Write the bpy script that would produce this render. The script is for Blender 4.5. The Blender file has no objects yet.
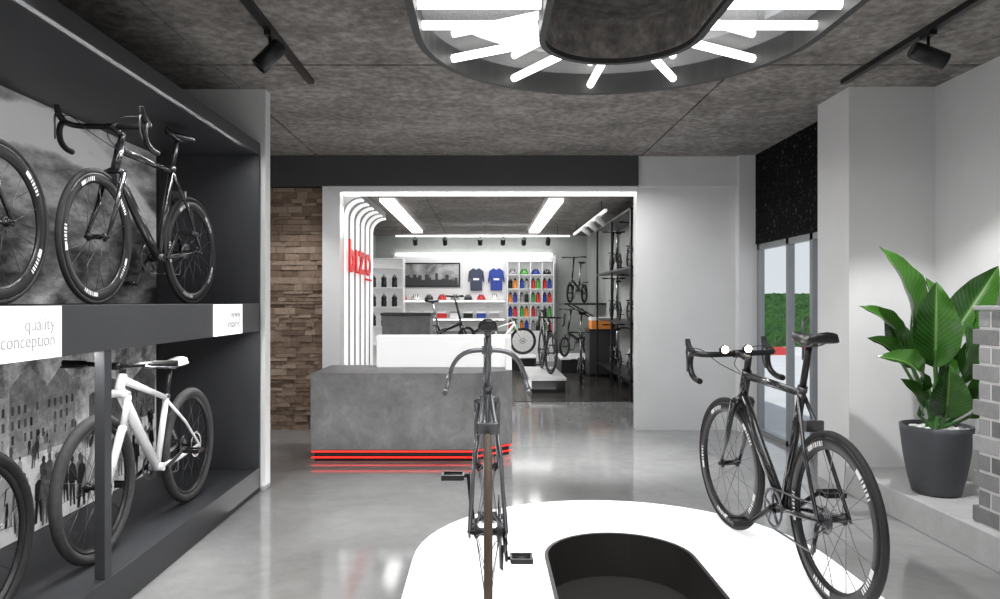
import bpy, bmesh, math, random
from mathutils import Vector, Matrix, noise
random.seed(7)
S = bpy.context.scene
COL = S.collection
PI = math.pi
R_ = math.radians
try:
    S.view_settings.view_transform = 'Standard'
    S.view_settings.look = 'None'
    S.view_settings.exposure = 0
except Exception:
    pass

# ------------------------------------------------------------------ materials
def mat(name, col, rough=.5, metal=0., emit=0., ecol=None, var=(6, .06), bump=None, spec=.5, coat=0.):
    m = bpy.data.materials.new(name); m.use_nodes = True
    nt = m.node_tree; N = nt.nodes; L = nt.links
    b = N['Principled BSDF']
    tc = N.new('ShaderNodeTexCoord')
    no = N.new('ShaderNodeTexNoise'); no.inputs['Scale'].default_value = var[0]; no.inputs['Detail'].default_value = 6
    L.new(tc.outputs['Object'], no.inputs['Vector'])
    cr = N.new('ShaderNodeValToRGB')
    cr.color_ramp.elements[0].position = .3; cr.color_ramp.elements[1].position = .7
    a = var[1]
    cr.color_ramp.elements[0].color = tuple(max(0, c*(1-a)) for c in col)+(1,)
    cr.color_ramp.elements[1].color = tuple(min(1, c*(1+a)) for c in col)+(1,)
    L.new(no.outputs['Fac'], cr.inputs['Fac']); L.new(cr.outputs['Color'], b.inputs['Base Color'])
    b.inputs['Roughness'].default_value = rough; b.inputs['Metallic'].default_value = metal
    b.inputs['Specular IOR Level'].default_value = spec
    b.inputs['Coat Weight'].default_value = coat
    if emit:
        b.inputs['Emission Color'].default_value = tuple(ecol or col)+(1,)
        b.inputs['Emission Strength'].default_value = emit
    if bump:
        n2 = N.new('ShaderNodeTexNoise'); n2.inputs['Scale'].default_value = bump[0]; n2.inputs['Detail'].default_value = 8
        L.new(tc.outputs['Object'], n2.inputs['Vector'])
        bp = N.new('ShaderNodeBump'); bp.inputs['Strength'].default_value = bump[1]; bp.inputs['Distance'].default_value = .02
        L.new(n2.outputs['Fac'], bp.inputs['Height']); L.new(bp.outputs['Normal'], b.inputs['Normal'])
    return m

def ramp_mat(name, stops, build, rough=.6, spec=.4, emit=0, bump=0):
    """build(N, L, tc) returns the socket that drives the colour ramp"""
    m = bpy.data.materials.new(name); m.use_nodes = True
    nt = m.node_tree; N = nt.nodes; L = nt.links; b = N['Principled BSDF']
    tc = N.new('ShaderNodeTexCoord')
    s = build(N, L, tc)
    cr = N.new('ShaderNodeValToRGB'); e = cr.color_ramp.elements
    while len(e) < len(stops): e.new(.5)
    for el, (p, c) in zip(e, stops):
        el.position = p; el.color = (c if len(c) == 4 else tuple(c)+(1,))
    L.new(s, cr.inputs['Fac']); L.new(cr.outputs['Color'], b.inputs['Base Color'])
    b.inputs['Roughness'].default_value = rough; b.inputs['Specular IOR Level'].default_value = spec
    if emit:
        L.new(cr.outputs['Color'], b.inputs['Emission Color']); b.inputs['Emission Strength'].default_value = emit
    if bump:
        bp = N.new('ShaderNodeBump'); bp.inputs['Strength'].default_value = bump; bp.inputs['Distance'].default_value = .02
        L.new(s, bp.inputs['Height']); L.new(bp.outputs['Normal'], b.inputs['Normal'])
    return m
def g(v): return (v, v, v)

def b_concrete(sc1, sc2, w=.5, stretch=(1, 1, 1)):
    def f(N, L, tc):
        a = N.new('ShaderNodeTexNoise'); a.inputs['Scale'].default_value = sc1; a.inputs['Detail'].default_value = 8; a.inputs['Roughness'].default_value = .65
        a.inputs['Distortion'].default_value = .6
        c = N.new('ShaderNodeTexNoise'); c.inputs['Scale'].default_value = sc2; c.inputs['Detail'].default_value = 10; c.inputs['Roughness'].default_value = .7
        mp = N.new('ShaderNodeMapping'); mp.inputs['Scale'].default_value = stretch
        L.new(tc.outputs['Object'], mp.inputs['Vector'])
        L.new(mp.outputs['Vector'], a.inputs['Vector']); L.new(mp.outputs['Vector'], c.inputs['Vector'])
        mx = N.new('ShaderNodeMix'); mx.data_type = 'FLOAT'; mx.inputs[0].default_value = w
        L.new(a.outputs['Fac'], mx.inputs[2]); L.new(c.outputs['Fac'], mx.inputs[3])
        return mx.outputs[0]
    return f
def b_isl(wn, sc=14):
    def f(N, L, tc):
        ge = N.new('ShaderNodeNewGeometry')
        no = N.new('ShaderNodeTexNoise'); no.inputs['Scale'].default_value = sc; no.inputs['Detail'].default_value = 10; no.inputs['Roughness'].default_value = .7
        L.new(tc.outputs['Object'], no.inputs['Vector'])
        mx = N.new('ShaderNodeMix'); mx.data_type = 'FLOAT'; mx.inputs[0].default_value = wn
        L.new(ge.outputs['Random Per Island'], mx.inputs[2]); L.new(no.outputs['Fac'], mx.inputs[3])
        return mx.outputs[0]
    return f
b_island = b_isl(.4)
def b_smear(N, L, tc):
    mp = N.new('ShaderNodeMapping'); mp.inputs['Scale'].default_value = (1, .45, 1.1); mp.inputs['Rotation'].default_value = (R_(38), 0, 0)
    L.new(tc.outputs['Object'], mp.inputs['Vector'])
    a = N.new('ShaderNodeTexNoise'); a.inputs['Scale'].default_value = 1.5; a.inputs['Detail'].default_value = 5; a.inputs['Distortion'].default_value = 1.2
    L.new(mp.outputs['Vector'], a.inputs['Vector']); return a.outputs['Fac']
def b_road(N, L, tc):
    # soft pale road bending over a mottled slope, as in a blurred black and white landscape photograph
    def M_(op, a, b=None, c=None):
        n = N.new('ShaderNodeMath'); n.operation = op
        for i, v in enumerate((a, b, c)):
            if v is None: continue
            if isinstance(v, (int, float)): n.inputs[i].default_value = v
            else: L.new(v, n.inputs[i])
        return n.outputs[0]
    sp = N.new('ShaderNodeSeparateXYZ'); L.new(tc.outputs['Object'], sp.inputs[0]); y = sp.outputs['Y']; z = sp.outputs['Z']
    mp = N.new('ShaderNodeMapping'); mp.inputs['Scale'].default_value = (1, .8, 2.2); mp.inputs['Rotation'].default_value = (R_(25), 0, 0)
    L.new(tc.outputs['Object'], mp.inputs['Vector'])
    a = N.new('ShaderNodeTexNoise'); a.inputs['Scale'].default_value = 2.2; a.inputs['Detail'].default_value = 12; a.inputs['Roughness'].default_value = .66
    L.new(mp.outputs['Vector'], a.inputs['Vector'])
    c = M_('MULTIPLY_ADD', M_('COSINE', M_('MULTIPLY_ADD', y, 1.35, -1.5)), .36, .6)
    d = M_('ABSOLUTE', M_('SUBTRACT', z, c))
    mr = N.new('ShaderNodeMapRange'); mr.interpolation_type = 'SMOOTHSTEP'; mr.inputs[1].default_value = .07; mr.inputs[2].default_value = .14; mr.inputs[3].default_value = .3; mr.inputs[4].default_value = 0
    L.new(d, mr.inputs[0])
    base = M_('MULTIPLY_ADD', z, .22, -.1)
    return M_('ADD', M_('ADD', a.outputs['Fac'], base), mr.outputs[0])
def b_crowd(N, L, tc):
    # leafy mottling above, pale street below: noise plus a height gradient
    a = N.new('ShaderNodeTexNoise'); a.inputs['Scale'].default_value = 4; a.inputs['Detail'].default_value = 12; a.inputs['Roughness'].default_value = .72
    L.new(tc.outputs['Object'], a.inputs['Vector'])
    sp = N.new('ShaderNodeSeparateXYZ'); L.new(tc.outputs['Object'], sp.inputs[0])
    mr = N.new('ShaderNodeMapRange'); mr.inputs[1].default_value = 0; mr.inputs[2].default_value = 1.0; mr.inputs[3].default_value = .16; mr.inputs[4].default_value = .02
    L.new(sp.outputs['Z'], mr.inputs[0])
    ad = N.new('ShaderNodeMath'); ad.operation = 'ADD'; L.new(a.outputs['Fac'], ad.inputs[0]); L.new(mr.outputs[0], ad.inputs[1])
    return ad.outputs[0]
def b_speck(N, L, tc):
    v = N.new('ShaderNodeTexNoise'); v.inputs['Scale'].default_value = 30; v.inputs['Detail'].default_value = 5; v.inputs['Roughness'].default_value = .7
    L.new(tc.outputs['Object'], v.inputs['Vector']); return v.outputs['Fac']
def b_stripes(N, L, tc):
    w = N.new('ShaderNodeTexWave'); w.inputs['Scale'].default_value = .32; w.bands_direction = 'X'
    L.new(tc.outputs['Object'], w.inputs['Vector']); return w.outputs['Fac']
def b_wood(N, L, tc):
    mp = N.new('ShaderNodeMapping'); mp.inputs['Scale'].default_value = (6, .5, 1)
    L.new(tc.outputs['Object'], mp.inputs['Vector'])
    a = N.new('ShaderNodeTexNoise'); a.inputs['Scale'].default_value = 3; a.inputs['Detail'].default_value = 6
    L.new(mp.outputs['Vector'], a.inputs['Vector']); return a.outputs['Fac']

M = {}
M['ceil'] = ramp_mat('concrete ceiling', [(.37, (.095, .086, .08)), (.5, (.205, .19, .178)), (.63, (.36, .34, .322))], b_concrete(2.2, 15, .62), rough=.8, bump=.25)
M['floor'] = ramp_mat('polished concrete floor', [(.35, (.23, .23, .23)), (.52, (.3, .3, .298)), (.68, (.37, .37, .366))], b_concrete(.9, 9, .3), rough=.085, spec=.85)
M['darkfloor'] = ramp_mat('dark wood floor', [(.35, (.018, .016, .015)), (.65, (.06, .054, .05))], b_wood, rough=.2)
M['white'] = mat('white wall paint', (.68, .68, .68), .6, var=(3, .03), bump=(60, .03))
M['whitegloss'] = mat('white gloss panel', (.86, .86, .86), .25, var=(3, .02))
M['podium'] = mat('glowing podium white', (.92, .92, .92), .3, emit=.5, ecol=(1, 1, 1), var=(3, .02))  # glow added so podium and counter screen look brightly lit
M['greywall'] = mat('grey plaster', (.34, .355, .34), .7, var=(2, .12), bump=(25, .05))
M['ribgap'] = mat('pale plaster between ribs', (.42, .42, .42), .7, var=(2, .05))
M['charcoal'] = mat('charcoal laminate', (.034, .035, .039), .5, var=(3, .1))
M['beam'] = mat('dark grey paint', (.055, .055, .058), .55, var=(3, .08))
M['black'] = mat('black metal', (.012, .012, .013), .35, metal=.2, var=(9, .1))
M['carbon'] = mat('black carbon lacquer', (.014, .014, .016), .22, var=(30, .2), coat=.6)
M['rubber'] = mat('black rubber', (.012, .012, .012), .75, var=(40, .2), bump=(160, .2))
M['litrubber'] = mat('black rubber in lit tone', (.05, .05, .05), .75, var=(40, .2), bump=(160, .2))  # black rubber painted lighter to look lit
M['tanrubber'] = mat('dark tan rubber', (.075, .05, .034), .7, var=(40, .2), bump=(160, .2))
M['chrome'] = mat('brushed steel', (.6, .6, .62), .25, metal=1., var=(20, .06))
M['dsteel'] = mat('dark steel', (.16, .16, .17), .3, metal=1., var=(20, .1))
M['greybike'] = mat('grey bike paint', (.13, .135, .145), .25, metal=.4, var=(8, .05), coat=.5)
M['bikewhite'] = mat('white bike paint', (.85, .85, .86), .25, var=(8, .02), coat=.5)
M['decal'] = mat('white decal', (.75, .75, .75), .4, var=(8, .02))
M['concrete'] = ramp_mat('counter concrete', [(.34, g(.11)), (.5, g(.17)), (.66, g(.25))], b_concrete(2.2, 12, .4), rough=.5, bump=.06)
M['ledge'] = ramp_mat('ledge concrete', [(.35, g(.36)), (.5, g(.43)), (.66, g(.5))], b_concrete(2.2, 16, .35), rough=.5)
M['tube'] = mat('lit tube', (1, 1, 1), .4, emit=5, ecol=(1, .99, .97), var=(3, .01))
M['glow'] = mat('lit strip', (1, 1, 1), .4, emit=4, ecol=(1, .99, .97), var=(3, .01))
M['barspot'] = mat('glowing bar spot', (1, .95, .85), .4, emit=14, ecol=(1, .84, .62), var=(3, .01))  # glowing colour for the two bright spots on the bar
M['softglow'] = mat('soft lit sign', (.9, .9, .9), .4, emit=.85, ecol=(1, 1, 1), var=(3, .01))
M['rib'] = mat('lit rib', (.95, .95, .95), .4, emit=.6, ecol=(1, 1, 1), var=(3, .01))
M['backlit'] = mat('faintly lit back board', (.8, .8, .8), .4, emit=.2, ecol=(1, 1, 1), var=(3, .01))
M['lamppanel'] = mat('lamp reflector panel', (.42, .42, .42), .035, metal=.75, var=(3, .04), emit=.12, ecol=(1, 1, 1))  # faint glow added so the reflector looks lit by the tubes
M['lampframe'] = mat('lamp frame grey', (.035, .035, .035), .5, metal=0, var=(3, .05), spec=.3)
M['redglow'] = mat('red led', (1, .02, .01), .4, emit=1.4, ecol=(1, .03, .02), var=(3, .01))
M['redsign'] = mat('red sign', (.7, .005, .005), .5, emit=.25, ecol=(1, .005, .005), var=(3, .02))
M['red'] = mat('red plastic', (.6, .03, .03), .4)
M['green'] = mat('green plastic', (.08, .35, .06), .4)
M['blue'] = mat('blue cloth', (.03, .06, .3), .8)
M['navy'] = mat('slate cloth', (.05, .06, .1), .8)
M['orange'] = mat('orange card', (.75, .25, .04), .6)
M['grey'] = mat('mid grey', (.3, .3, .3), .5)
M['alu'] = mat('grey aluminium', (.3, .31, .32), .4, metal=.5)
M['stone'] = ramp_mat('stacked stone', [(.2, (.12, .08, .058)), (.42, (.22, .155, .112)), (.6, (.31, .225, .17)), (.8, (.42, .33, .26))], b_isl(.55, 26), rough=.9, bump=1)
M['mortar'] = mat('dark joint', (.02, .018, .016), .9)
M['palemortar'] = mat('pale joint', (.5, .5, .5), .9)
M['greybrick'] = ramp_mat('grey brick', [(.25, g(.12)), (.5, g(.22)), (.8, g(.34))], b_island, rough=.8, bump=.2)
M['pebble'] = ramp_mat('white pebbles', [(.2, g(.5)), (.8, g(.85))], b_island, rough=.6)
M['pot'] = mat('dark grey pot', (.06, .063, .07), .55, var=(5, .15))
M['muralup'] = ramp_mat('blurred grey print', [(.36, g(.02)), (.47, g(.13)), (.6, g(.38)), (.78, g(.8))], b_road, rough=.4, emit=.16)  # print given a slight glow to look better lit
M['windowprint'] = ramp_mat('printed window dark', [(.3, g(.03)), (.7, g(.22))], b_isl(.6, 18), rough=.4)
M['murallow'] = ramp_mat('street grey print', [(.36, g(.04)), (.46, g(.18)), (.55, g(.5)), (.66, g(.82))], b_crowd, rough=.4, emit=.16)  # added glow brightens this print as well
M['figures'] = ramp_mat('printed figures', [(.25, g(.008)), (.42, g(.04)), (.55, g(.16)), (.72, g(.55))], b_isl(.5, 30), rough=.4)
M['facades'] = ramp_mat('printed facades', [(.3, g(.1)), (.5, g(.34)), (.7, g(.75))], b_isl(.65, 10), rough=.4, emit=.08)  # weak glow added to match the brightened print
M['speck'] = ramp_mat('black speckled panel', [(.52, g(.003)), (.6, g(.01)), (.7, g(.16))], b_speck, rough=.85, spec=.1)
M['curb'] = ramp_mat('red white kerb', [(.58, (.6, .04, .04)), (.62, (.8, .8, .8))], b_stripes, rough=.8)
M['hedge'] = ramp_mat('hedge leaves', [(.38, (.006, .03, .004)), (.5, (.025, .105, .015)), (.62, (.07, .2, .035))], b_concrete(5, 14, .7), rough=.9, spec=.1, bump=1)
M['pave'] = mat('pale paving', (.7, .69, .68), .8, var=(2, .06))
M['picprint'] = ramp_mat('grey skyline print', [(.35, g(.1)), (.6, g(.4))], b_smear, rough=.5)
M['soil'] = mat('dark mat', (.02, .018, .016), .8)
M['podhole'] = mat('podium lining', (.03, .028, .027), .4)
M['letter'] = mat('pale grey lettering', (.45, .45, .47), .5)

def glass():
    m = bpy.data.materials.new('clear glass'); m.use_nodes = True
    nt = m.node_tree; N = nt.nodes; L = nt.links
    N.remove(N['Principled BSDF'])
    t = N.new('ShaderNodeBsdfTransparent'); t.inputs[0].default_value = (.93, .95, .96, 1)
    gl = N.new('ShaderNodeBsdfGlossy'); gl.inputs['Roughness'].default_value = .03
    no = N.new('ShaderNodeTexNoise'); no.inputs['Scale'].default_value = 2
    mp = N.new('ShaderNodeMapRange'); mp.inputs[3].default_value = .06; mp.inputs[4].default_value = .11
    mx = N.new('ShaderNodeMixShader')
    L.new(no.outputs['Fac'], mp.inputs[0]); L.new(mp.outputs[0], mx.inputs[0]); L.new(t.outputs[0], mx.inputs[1]); L.new(gl.outputs[0], mx.inputs[2])
    L.new(mx.outputs[0], N['Material Output'].inputs[0]); return m
M['glass'] = glass()

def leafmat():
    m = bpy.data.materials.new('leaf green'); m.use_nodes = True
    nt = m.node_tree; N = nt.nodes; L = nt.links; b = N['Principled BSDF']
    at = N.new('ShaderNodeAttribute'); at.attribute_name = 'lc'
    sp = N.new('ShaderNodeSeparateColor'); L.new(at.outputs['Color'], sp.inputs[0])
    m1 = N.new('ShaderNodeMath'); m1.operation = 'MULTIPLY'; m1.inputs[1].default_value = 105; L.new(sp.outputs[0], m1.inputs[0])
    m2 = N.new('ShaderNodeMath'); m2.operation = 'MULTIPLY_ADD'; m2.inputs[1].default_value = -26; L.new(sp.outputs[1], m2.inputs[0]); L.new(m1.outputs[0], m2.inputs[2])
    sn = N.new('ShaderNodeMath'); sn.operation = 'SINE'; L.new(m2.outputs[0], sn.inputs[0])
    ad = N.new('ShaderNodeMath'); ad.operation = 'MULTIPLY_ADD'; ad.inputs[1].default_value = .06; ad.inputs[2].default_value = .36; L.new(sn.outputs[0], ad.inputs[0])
    a2 = N.new('ShaderNodeMath'); a2.operation = 'MULTIPLY_ADD'; a2.inputs[1].default_value = .2; L.new(sp.outputs[2], a2.inputs[0]); L.new(ad.outputs[0], a2.inputs[2])  # one half of each leaf painted lighter, as if light caught it
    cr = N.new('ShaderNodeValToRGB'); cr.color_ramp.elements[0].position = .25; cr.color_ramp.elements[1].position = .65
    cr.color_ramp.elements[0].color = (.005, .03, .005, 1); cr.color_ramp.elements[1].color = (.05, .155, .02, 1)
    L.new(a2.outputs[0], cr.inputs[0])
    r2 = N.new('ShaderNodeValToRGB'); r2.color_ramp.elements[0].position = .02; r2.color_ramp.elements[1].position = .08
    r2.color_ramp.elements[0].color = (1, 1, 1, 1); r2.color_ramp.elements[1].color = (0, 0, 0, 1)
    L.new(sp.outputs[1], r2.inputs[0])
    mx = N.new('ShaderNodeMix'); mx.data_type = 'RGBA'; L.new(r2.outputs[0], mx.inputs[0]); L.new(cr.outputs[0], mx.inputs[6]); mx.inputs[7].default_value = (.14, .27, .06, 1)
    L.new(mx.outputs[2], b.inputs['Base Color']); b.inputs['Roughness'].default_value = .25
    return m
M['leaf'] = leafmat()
M['stem'] = mat('stem green', (.05, .15, .03), .5)

# ------------------------------------------------------------------ mesh builder
def smooth(pts, k=6, closed=False):
    P = [Vector(p) for p in pts]; out = []; n = len(P)
    rng = n if closed else n-1
    for i in range(rng):
        p0 = P[i-1] if (i > 0 or closed) else P[0]*2-P[1]
        p1 = P[i]; p2 = P[(i+1) % n]
        p3 = P[(i+2) % n] if (i+2 < n or closed) else P[-1]*2-P[-2]
        for j in range(k):
            t = j/k
            out.append(.5*((2*p1)+(p2-p0)*t+(2*p0-5*p1+4*p2-p3)*t*t+(3*p1-p0-3*p2+p3)*t**3))
    if not closed: out.append(P[-1])
    return out

class MB:
    def __init__(s, M0=None): s.v = []; s.f = []; s.sm = []; s.M = M0
    def add(s, vs, fs, sm=False, M0=None):
        o = len(s.v)
        for p in vs:
            p = Vector(p)
            if M0 is not None: p = M0 @ p
            if s.M is not None: p = s.M @ p
            s.v.append(p)
        for f in fs: s.f.append([o+i for i in f]); s.sm.append(sm)
        return s
    def box(s, x0, x1, y0, y1, z0, z1, M0=None):
        vs = [(x, y, z) for z in (z0, z1) for y in (y0, y1) for x in (x0, x1)]
        return s.add(vs, [(0, 2, 3, 1), (4, 5, 7, 6), (0, 1, 5, 4), (2, 6, 7, 3), (0, 4, 6, 2), (1, 3, 7, 5)], False, M0)
    def tube(s, pts, r, n=10, closed=False, M0=None, sq=(1, 1)):
        P = [Vector(p) for p in pts]; k = len(P)
        rs = r if isinstance(r, (list, tuple)) else [r]*k
        T = []
        for i in range(k):
            a = P[(i-1) % k] if (i > 0 or closed) else P[i]
            b = P[(i+1) % k] if (i < k-1 or closed) else P[i]
            T.append((b-a).normalized())
        up = Vector((0, 1, 0)) if abs(T[0].y) < .9 else Vector((1, 0, 0))
        nrm = (up-T[0]*up.dot(T[0])).normalized()
        vs = []
        for i in range(k):
            nrm = (nrm-T[i]*nrm.dot(T[i])).normalized(); bi = T[i].cross(nrm)
            for j in range(n):
                a = 2*PI*j/n
                vs.append(P[i]+nrm*math.cos(a)*rs[i]*sq[0]+bi*math.sin(a)*rs[i]*sq[1])
        fs = []
        for i in range(k if closed else k-1):
            for j in range(n):
                a = i*n+j; b = i*n+(j+1) % n; c = ((i+1) % k)*n+(j+1) % n; d = ((i+1) % k)*n+j
                fs.append((a, b, c, d))
        s.add(vs, fs, True, M0)
        if not closed:
            o = len(s.v)-len(vs)
            s.f.append([o+j for j in range(n)][::-1]); s.sm.append(False)
            s.f.append([o+(k-1)*n+j for j in range(n)]); s.sm.append(False)
        return s
    def lathe(s, prof, n=24, M0=None, closed=False, sm=True):
        k = len(prof); vs = []; fs = []
        for (r, z) in prof:
            for j in range(n):
                a = 2*PI*j/n; vs.append((r*math.cos(a), r*math.sin(a), z))
        for i in range(k if closed else k-1):
            for j in range(n):
                i2 = (i+1) % k
                fs.append((i*n+j, i*n+(j+1) % n, i2*n+(j+1) % n, i2*n+j))
        s.add(vs, fs, sm, M0)
        if not closed:
            o = len(s.v)-len(vs)
            if prof[0][0] > 1e-5: s.f.append([o+j for j in range(n)][::-1]); s.sm.append(False)
            if prof[-1][0] > 1e-5: s.f.append([o+(k-1)*n+j for j in range(n)]); s.sm.append(False)
        return s
    def prism(s, poly, z0, z1, M0=None):
        n = len(poly)
        vs = [(x, y, z0) for x, y in poly]+[(x, y, z1) for x, y in poly]
        fs = [tuple(range(n))[::-1], tuple(range(n, 2*n))]+[(i, (i+1) % n, n+(i+1) % n, n+i) for i in range(n)]
        return s.add(vs, fs, False, M0)
    def ringprism(s, po, pi_, z0, z1):
        n = len(po)
        vs = [(x, y, z0) for x, y in po]+[(x, y, z1) for x, y in po]+[(x, y, z0) for x, y in pi_]+[(x, y, z1) for x, y in pi_]
        fs = []
        for i in range(n):
            j = (i+1) % n
            fs += [(i, j, n+j, n+i), (2*n+i, 3*n+i, 3*n+j, 2*n+j), (n+i, n+j, 3*n+j, 3*n+i), (i, 2*n+i, 2*n+j, j)]
        return s.add(vs, fs)
    def sphere(s, c, r, n=12, sc=(1, 1, 1), M0=None):
        vs = []; fs = []; k = n//2
        for i in range(k+1):
            th = PI*i/k
            for j in range(n):
                a = 2*PI*j/n
                vs.append((c[0]+r*sc[0]*math.sin(th)*math.cos(a), c[1]+r*sc[1]*math.sin(th)*math.sin(a), c[2]+r*sc[2]*math.cos(th)))
        for i in range(k):
            for j in range(n):
                fs.append((i*n+j, i*n+(j+1) % n, (i+1)*n+(j+1) % n, (i+1)*n+j))
        return s.add(vs, fs, True, M0)
    def mesh(s, name):
        me = bpy.data.meshes.new(name)
        me.from_pydata([tuple(p) for p in s.v], [], s.f)
        me.polygons.foreach_set('use_smooth', s.sm)
        bm = bmesh.new(); bm.from_mesh(me)
        bmesh.ops.remove_doubles(bm, verts=bm.verts, dist=1e-6)
        bmesh.ops.recalc_face_normals(bm, faces=bm.faces); bm.to_mesh(me); bm.free()
        return me
    def build(s, name, m, parent=None, bevel=0):
        me = s.mesh(name); me.materials.append(M[m] if isinstance(m, str) else m)
        o = bpy.data.objects.new(name, me); COL.objects.link(o)
        if parent is not None: o.parent = parent
        if bevel:
            md = o.modifiers.new('bevel', 'BEVEL'); md.width = bevel; md.segments = 2; md.limit_method = 'ANGLE'
        return o

def empty(name, label, cat, loc=(0, 0, 0), rz=0, group=None):
    o = bpy.data.objects.new(name, None); COL.objects.link(o); o.location = loc; o.rotation_euler = (0, 0, rz); o.empty_display_size = .1
    return tag(o, label, cat, group)
def tag(o, label, cat, group=None, kind=None):
    o['label'] = label; o['category'] = cat
    if group: o['group'] = group
    if kind: o['kind'] = kind
    return o
def struct(o, label=None):
    o['kind'] = 'structure'
    if label: o['label'] = label
    return o
def text(name, body, size, m, parent, Mx, extrude=.004, align='LEFT', offset=0, sx=1.):
    cu = bpy.data.curves.new(name, 'FONT'); cu.body = body; cu.size = size; cu.extrude = extrude; cu.align_x = align; cu.offset = offset
    t = bpy.data.objects.new(name+'_tmp', cu); COL.objects.link(t)
    dg = bpy.context.evaluated_depsgraph_get()
    me = bpy.data.meshes.new_from_object(t.evaluated_get(dg)); me.transform(Mx @ Matrix.Diagonal((sx, 1, 1, 1))); me.materials.clear(); me.materials.append(M[m])
    bpy.data.objects.remove(t)
    me.name = name
    o = bpy.data.objects.new(name, me); COL.objects.link(o)
    if parent is not None: o.parent = parent
    return o

# ------------------------------------------------------------------ camera
H = 1.40
cam = bpy.data.cameras.new('camera'); co = bpy.data.objects.new('camera', cam); COL.objects.link(co)
co.location = (0, 0, H); co.rotation_euler = (R_(90), 0, 0)
cam.sensor_width = 36; cam.lens = 36*.72; cam.shift_x = .015; cam.shift_y = .0025; cam.clip_start = .02
S.camera = co

# ------------------------------------------------------------------ shell
CZ = 2.985
b = MB()
XE = [-2.62, -1.82, 1.70, 3.45]; YE = [-2.7, -1.3, 1.75, 4.815, 8.0]
for i in range(3):
    for j in range(4):
        b.box(XE[i]+.009, XE[i+1]-.009, YE[j]+.013, YE[j+1]-.013, CZ, CZ+.06)
XE2 = [-2.8, -.9, .9, 2.7]; YE2 = [8.0, 11.2, 14.4, 17.5]
for i in range(3):
    for j in range(3):
        b.box(XE2[i]+.005, XE2[i+1]-.005, YE2[j]+.005, YE2[j+1]-.005, CZ, CZ+.06)
struct(b.build('ceiling', 'ceil'))
struct(MB().box(-2.9, 3.6, -2.8, 17.7, CZ+.055, CZ+.2).build('trim_1', 'mortar'))
struct(MB().box(-2.9, 3.0, -2.8, 17.7, -.2, 0).build('floor', 'floor'))
struct(MB().box(-2.62, 2.45, 10.1, 17.3, 0, .006).build('floor_shop', 'darkfloor'))
struct(MB().box(-2.62, -2.5, -2.65, 7.9, 0, CZ).build('wall_left', 'white'))
struct(MB().box(-2.62, 3.45, -2.8, -2.65, 0, CZ).build('wall_rear', 'white'))
struct(MB().box(3.315, 3.45, -2.65, 5.3, -.1, CZ).build('wall_right', 'white'))
struct(MB().box(2.68, 3.45, 5.3, 5.8, 0, CZ).build('wall_pier', 'white'))
struct(MB().box(-2.5, -1.635, 5.36, 5.48, 0, CZ).build('wall_stub', 'white'))
b = MB(); b.box(1.66, 2.95, 7.875, 8.05, 0, 2.66)
struct(b.build('wall_back_right', 'white'))
struct(MB().box(1.66, 2.74, 7.83, 8.05, 2.66, CZ).build('wall_back_lintel', 'white'))
struct(MB().box(2.74, 2.97, 7.76, 8.05, 0, CZ).build('wall_corner', 'white'))
struct(MB().box(-2.5, 1.66, 7.78, 8.05, 2.66, CZ).build('wall_beam', 'beam'))
b = MB(); b.box(-1.772, -1.58, 7.84, 8.05, 0, 2.66); b.box(-1.58, 1.66, 7.84, 8.05, 2.6, 2.66)
struct(b.build('trim_2', 'whitegloss'))
tag(MB().box(-1.56, 1.655, 7.9, 7.98, 2.575, 2.6).build('light_strip', 'glow'), 'long white light strip under the header of the wide opening', 'light')
# stacked stone wall
struct(MB().box(-2.5, -1.772, 7.9, 8.05, 0, 2.66).build('wall_back_left', 'mortar'))
b = MB(); z = 0
while z < 2.65:
    hgt = min(random.choice([.035, .045, .055, .075]), 2.66-z); x = -2.5-random.random()*.1
    while x < -1.772:
        w = random.uniform(.08, .26); x1 = min(x+w, -1.775)
        if x1-max(x, -2.5) > .02:
            d0, d1 = random.uniform(.012, .045), random.uniform(.012, .045)
            xa, xb = max(x, -2.5), x1-.003
            b.add([(xa, 7.9-d0, z), (xb, 7.9-d1, z), (xb, 7.9, z), (xa, 7.9, z), (xa, 7.9-d0*.7, z+hgt-.003), (xb, 7.9-d1*.8, z+hgt-.003), (xb, 7.9, z+hgt-.003), (xa, 7.9, z+hgt-.003)],
                  [(0, 1, 5, 4), (3, 7, 6, 2), (0, 3, 2, 1), (4, 5, 6, 7), (0, 4, 7, 3), (1, 2, 6, 5)])
        x += w
    z += hgt
struct(b.build('wall_stone', 'stone'))
# shop beyond
struct(MB().box(-2.75, -2.62, 8.05, 17.4, 0, CZ).build('wall_shop_left', 'greywall'))
struct(MB().box(2.45, 2.6, 8.05, 17.4, 0, CZ).build('wall_shop_right', 'greywall'))
struct(MB().box(-2.75, 2.6, 17.3, 17.45, 0, CZ).build('wall_shop_back', 'greywall'))
# entrance side: black header and glazing
struct(MB().box(2.915, 3.0, 5.8, 7.76, 2.02, 2.388).build('wall_header_low', 'speck'))
struct(MB().box(2.915, 3.0, 5.8, 7.76, 2.394, CZ).build('wall_header', 'speck'))
b = MB()
for (y0, y1) in ((5.8, 5.86), (6.44, 6.50), (6.95, 7.01), (7.70, 7.76)): b.box(2.93, 2.99, y0, y1, 0, 2.02)
b.box(2.93, 2.99, 5.8, 7.76, 1.96, 2.02); b.box(2.93, 2.99, 5.8, 7.76, 0, .05)
d1 = struct(b.build('door_1', 'alu'))
MB().add([(2.96, 5.84, .04), (2.96, 7.72, .04), (2.96, 7.72, 1.97), (2.96, 5.84, 1.97)], [(0, 1, 2, 3)]).build('pane', 'glass', d1)
hb = MB(); hb.tube([(2.925, 6.54, .85), (2.89, 6.54, .88), (2.89, 6.54, 1.22), (2.925, 6.54, 1.25)], .012)
hb.build('handle', 'dsteel', d1)
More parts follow.
